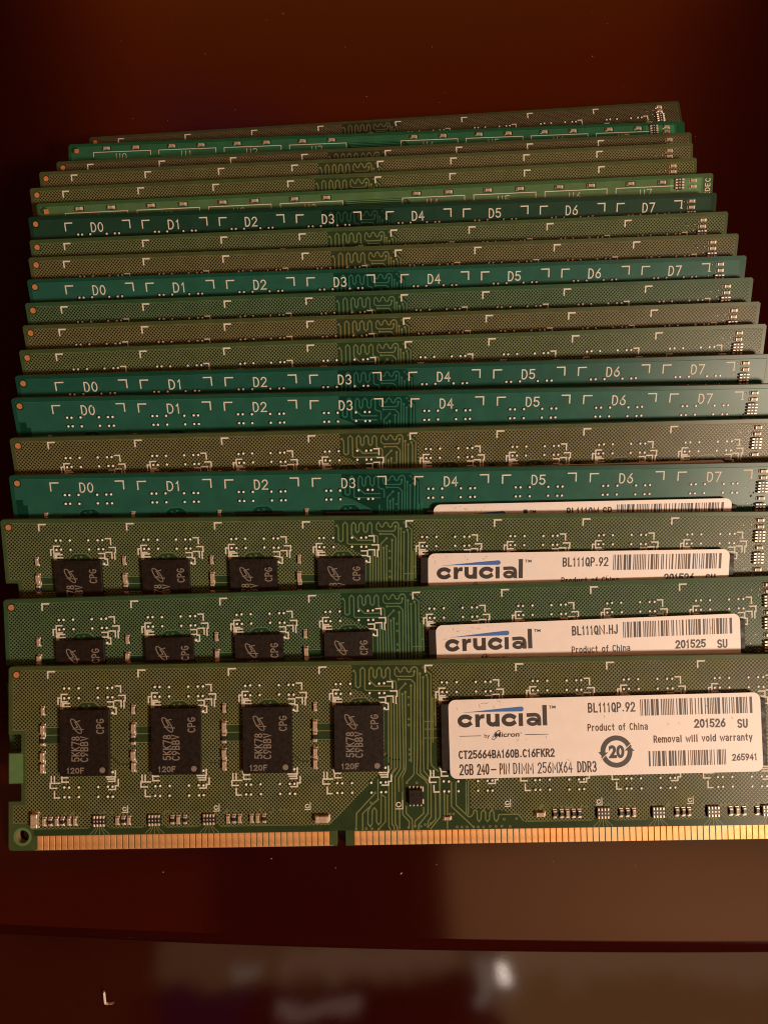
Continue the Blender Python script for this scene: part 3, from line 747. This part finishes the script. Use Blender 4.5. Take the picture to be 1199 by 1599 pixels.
# ------------------------------------------------------------------ table: lacquered top, rounded front edge, lower glossy rail
def lacquer(name, col, rough, bump):
    m, t, b = new_mat(name)
    b.inputs['Specular IOR Level'].default_value = .5
    c = t.nodes.new('ShaderNodeTexCoord'); n = t.nodes.new('ShaderNodeTexNoise')
    n.inputs['Scale'].default_value = 14; n.inputs['Detail'].default_value = 6
    t.links.new(c.outputs['Object'], n.inputs['Vector'])
    mr = t.nodes.new('ShaderNodeMapRange'); mr.inputs[3].default_value = .75; mr.inputs[4].default_value = 1.25
    t.links.new(n.outputs[0], mr.inputs[0])
    v = t.nodes.new('ShaderNodeVectorMath'); v.operation = 'SCALE'; v.inputs[0].default_value = col
    t.links.new(mr.outputs[0], v.inputs['Scale']); t.links.new(v.outputs[0], b.inputs['Base Color'])
    g = t.nodes.new('ShaderNodeTexNoise'); g.inputs['Scale'].default_value = 2600; g.inputs['Detail'].default_value = 3
    t.links.new(c.outputs['Object'], g.inputs['Vector'])
    r2 = t.nodes.new('ShaderNodeMapRange'); r2.inputs[3].default_value = rough*.7; r2.inputs[4].default_value = rough*1.3
    t.links.new(g.outputs[0], r2.inputs[0]); t.links.new(r2.outputs[0], b.inputs['Roughness'])
    bp = t.nodes.new('ShaderNodeBump'); bp.inputs['Strength'].default_value = .12; bp.inputs['Distance'].default_value = bump*S
    t.links.new(g.outputs[0], bp.inputs['Height']); t.links.new(bp.outputs[0], b.inputs['Normal'])
    return m
MT['lacquer'] = lacquer('dark red brown lacquer', TABLE_COL, .085, .004)
MT['rail'] = lacquer('glossy rail lacquer', TABLE_COL, .055, .003)
def sweep(profile, name, mat, xs):
    mb = MB(0)
    rows = [[mb.P(x, -(edge_base(x)+dy), z) for dy, z in profile] for x in xs]
    for a, b in zip(rows, rows[1:]):
        for i in range(len(profile)-1): mb.face((a[i], a[i+1], b[i+1], b[i]), mat)
    me = mb.mesh(name); o = put(name, me); o['kind'] = 'structure'
    for p in me.polygons: p.use_smooth = True
    return o
def edge_base(x):
    k = max(-75, min(75, x)); return -32.1 - .045*k + .00022*k*k
prof = [(600, 0), (300, 0), (120, 0), (40, 0), (8, 0), (2.2, 0)] + [(2.2-2.2*math.sin(R(a)), -2.2*(1-math.cos(R(a)))) for a in (6, 12, 18, 25, 32, 40, 50, 60)]
prof += [(prof[-1][0]-.25, prof[-1][1]-.9)]
y0, z0 = prof[-1]
rail = [(y0-.05, z0+.0)]
for i in range(1, 30):
    d = i*.8 if i < 24 else 20+(i-24)*40
    rail.append((y0-.05-d, z0+d*math.tan(R(RAIL_TILT)) if d < 20 else z0+20*math.tan(R(RAIL_TILT))))
xs = [-700, -300, -150] + [-100+i*5 for i in range(41)] + [150, 300, 700]
sweep(prof, 'table_top', 'lacquer', xs)
sweep(rail, 'table_rail', 'rail', xs)

# a curl of lint on the rail, dust on the lacquer
mb = MB(0)
def hair(pts, r):
    prev = None
    for p in pts:
        ring = [mb.P(p[0]+r*math.cos(a*math.pi/3), p[1]+r*math.sin(a*math.pi/3)*.7, p[2]+r*math.sin(a*math.pi/3)+r) for a in range(6)]
        if prev:
            for i in range(6): j = (i+1) % 6; mb.face((prev[i], prev[j], ring[j], ring[i]), 'lint')
        prev = ring
hair([(-.15, -1.6, .25), (-.1, -1.1, .12), (0, -.5, .05), (.1, 0, 0), (.5, .12, 0), (1.0, .08, .02), (1.4, 0, .1)], .17)
rz = lambda x, y: z0 + max(0, (edge_base(x)+y0-.05-y))*math.tan(R(RAIL_TILT))
ln = mb.build('lint_curl', None, label='tiny white curl of lint lying on the glossy front rail', category='lint')
ln.location = Vector((LINT[0], LINT[1], rz(*LINT)))*S
mb = MB(0); r = random.Random(12)
for i in range(170):
    x, y = r.uniform(-75, 75), (r.uniform(-24, 14) if i < 25 else r.uniform(-24, 175))
    a = r.uniform(0, 6.3); s = r.choice((.02, .025, .03, .04, .06)); l = s*r.choice((1, 1, 1.5, 3))
    if i < 8: s = .08; l = .22
    c, d = math.cos(a), math.sin(a)
    q = [(x+l*c-s*d*k, -(y+l*d+s*c*k)) for k in (-1, 1)] + [(x-l*c-s*d*k, -(y-l*d+s*c*k)) for k in (1, -1)]
    b = [mb.P(u, v, .0) for u, v in q]; t = [mb.P(x+(u-x)*.6, -y+(v+y)*.6, s) for u, v in q]
    mb.face(t[::-1], 'lint')
    for i2 in range(4): j = (i2+1) % 4; mb.face((b[i2], t[i2], t[j], b[j]), 'lint')
mb.build('dust', None, kind='stuff', label='fine pale dust specks scattered over the dark lacquered table', category='dust')
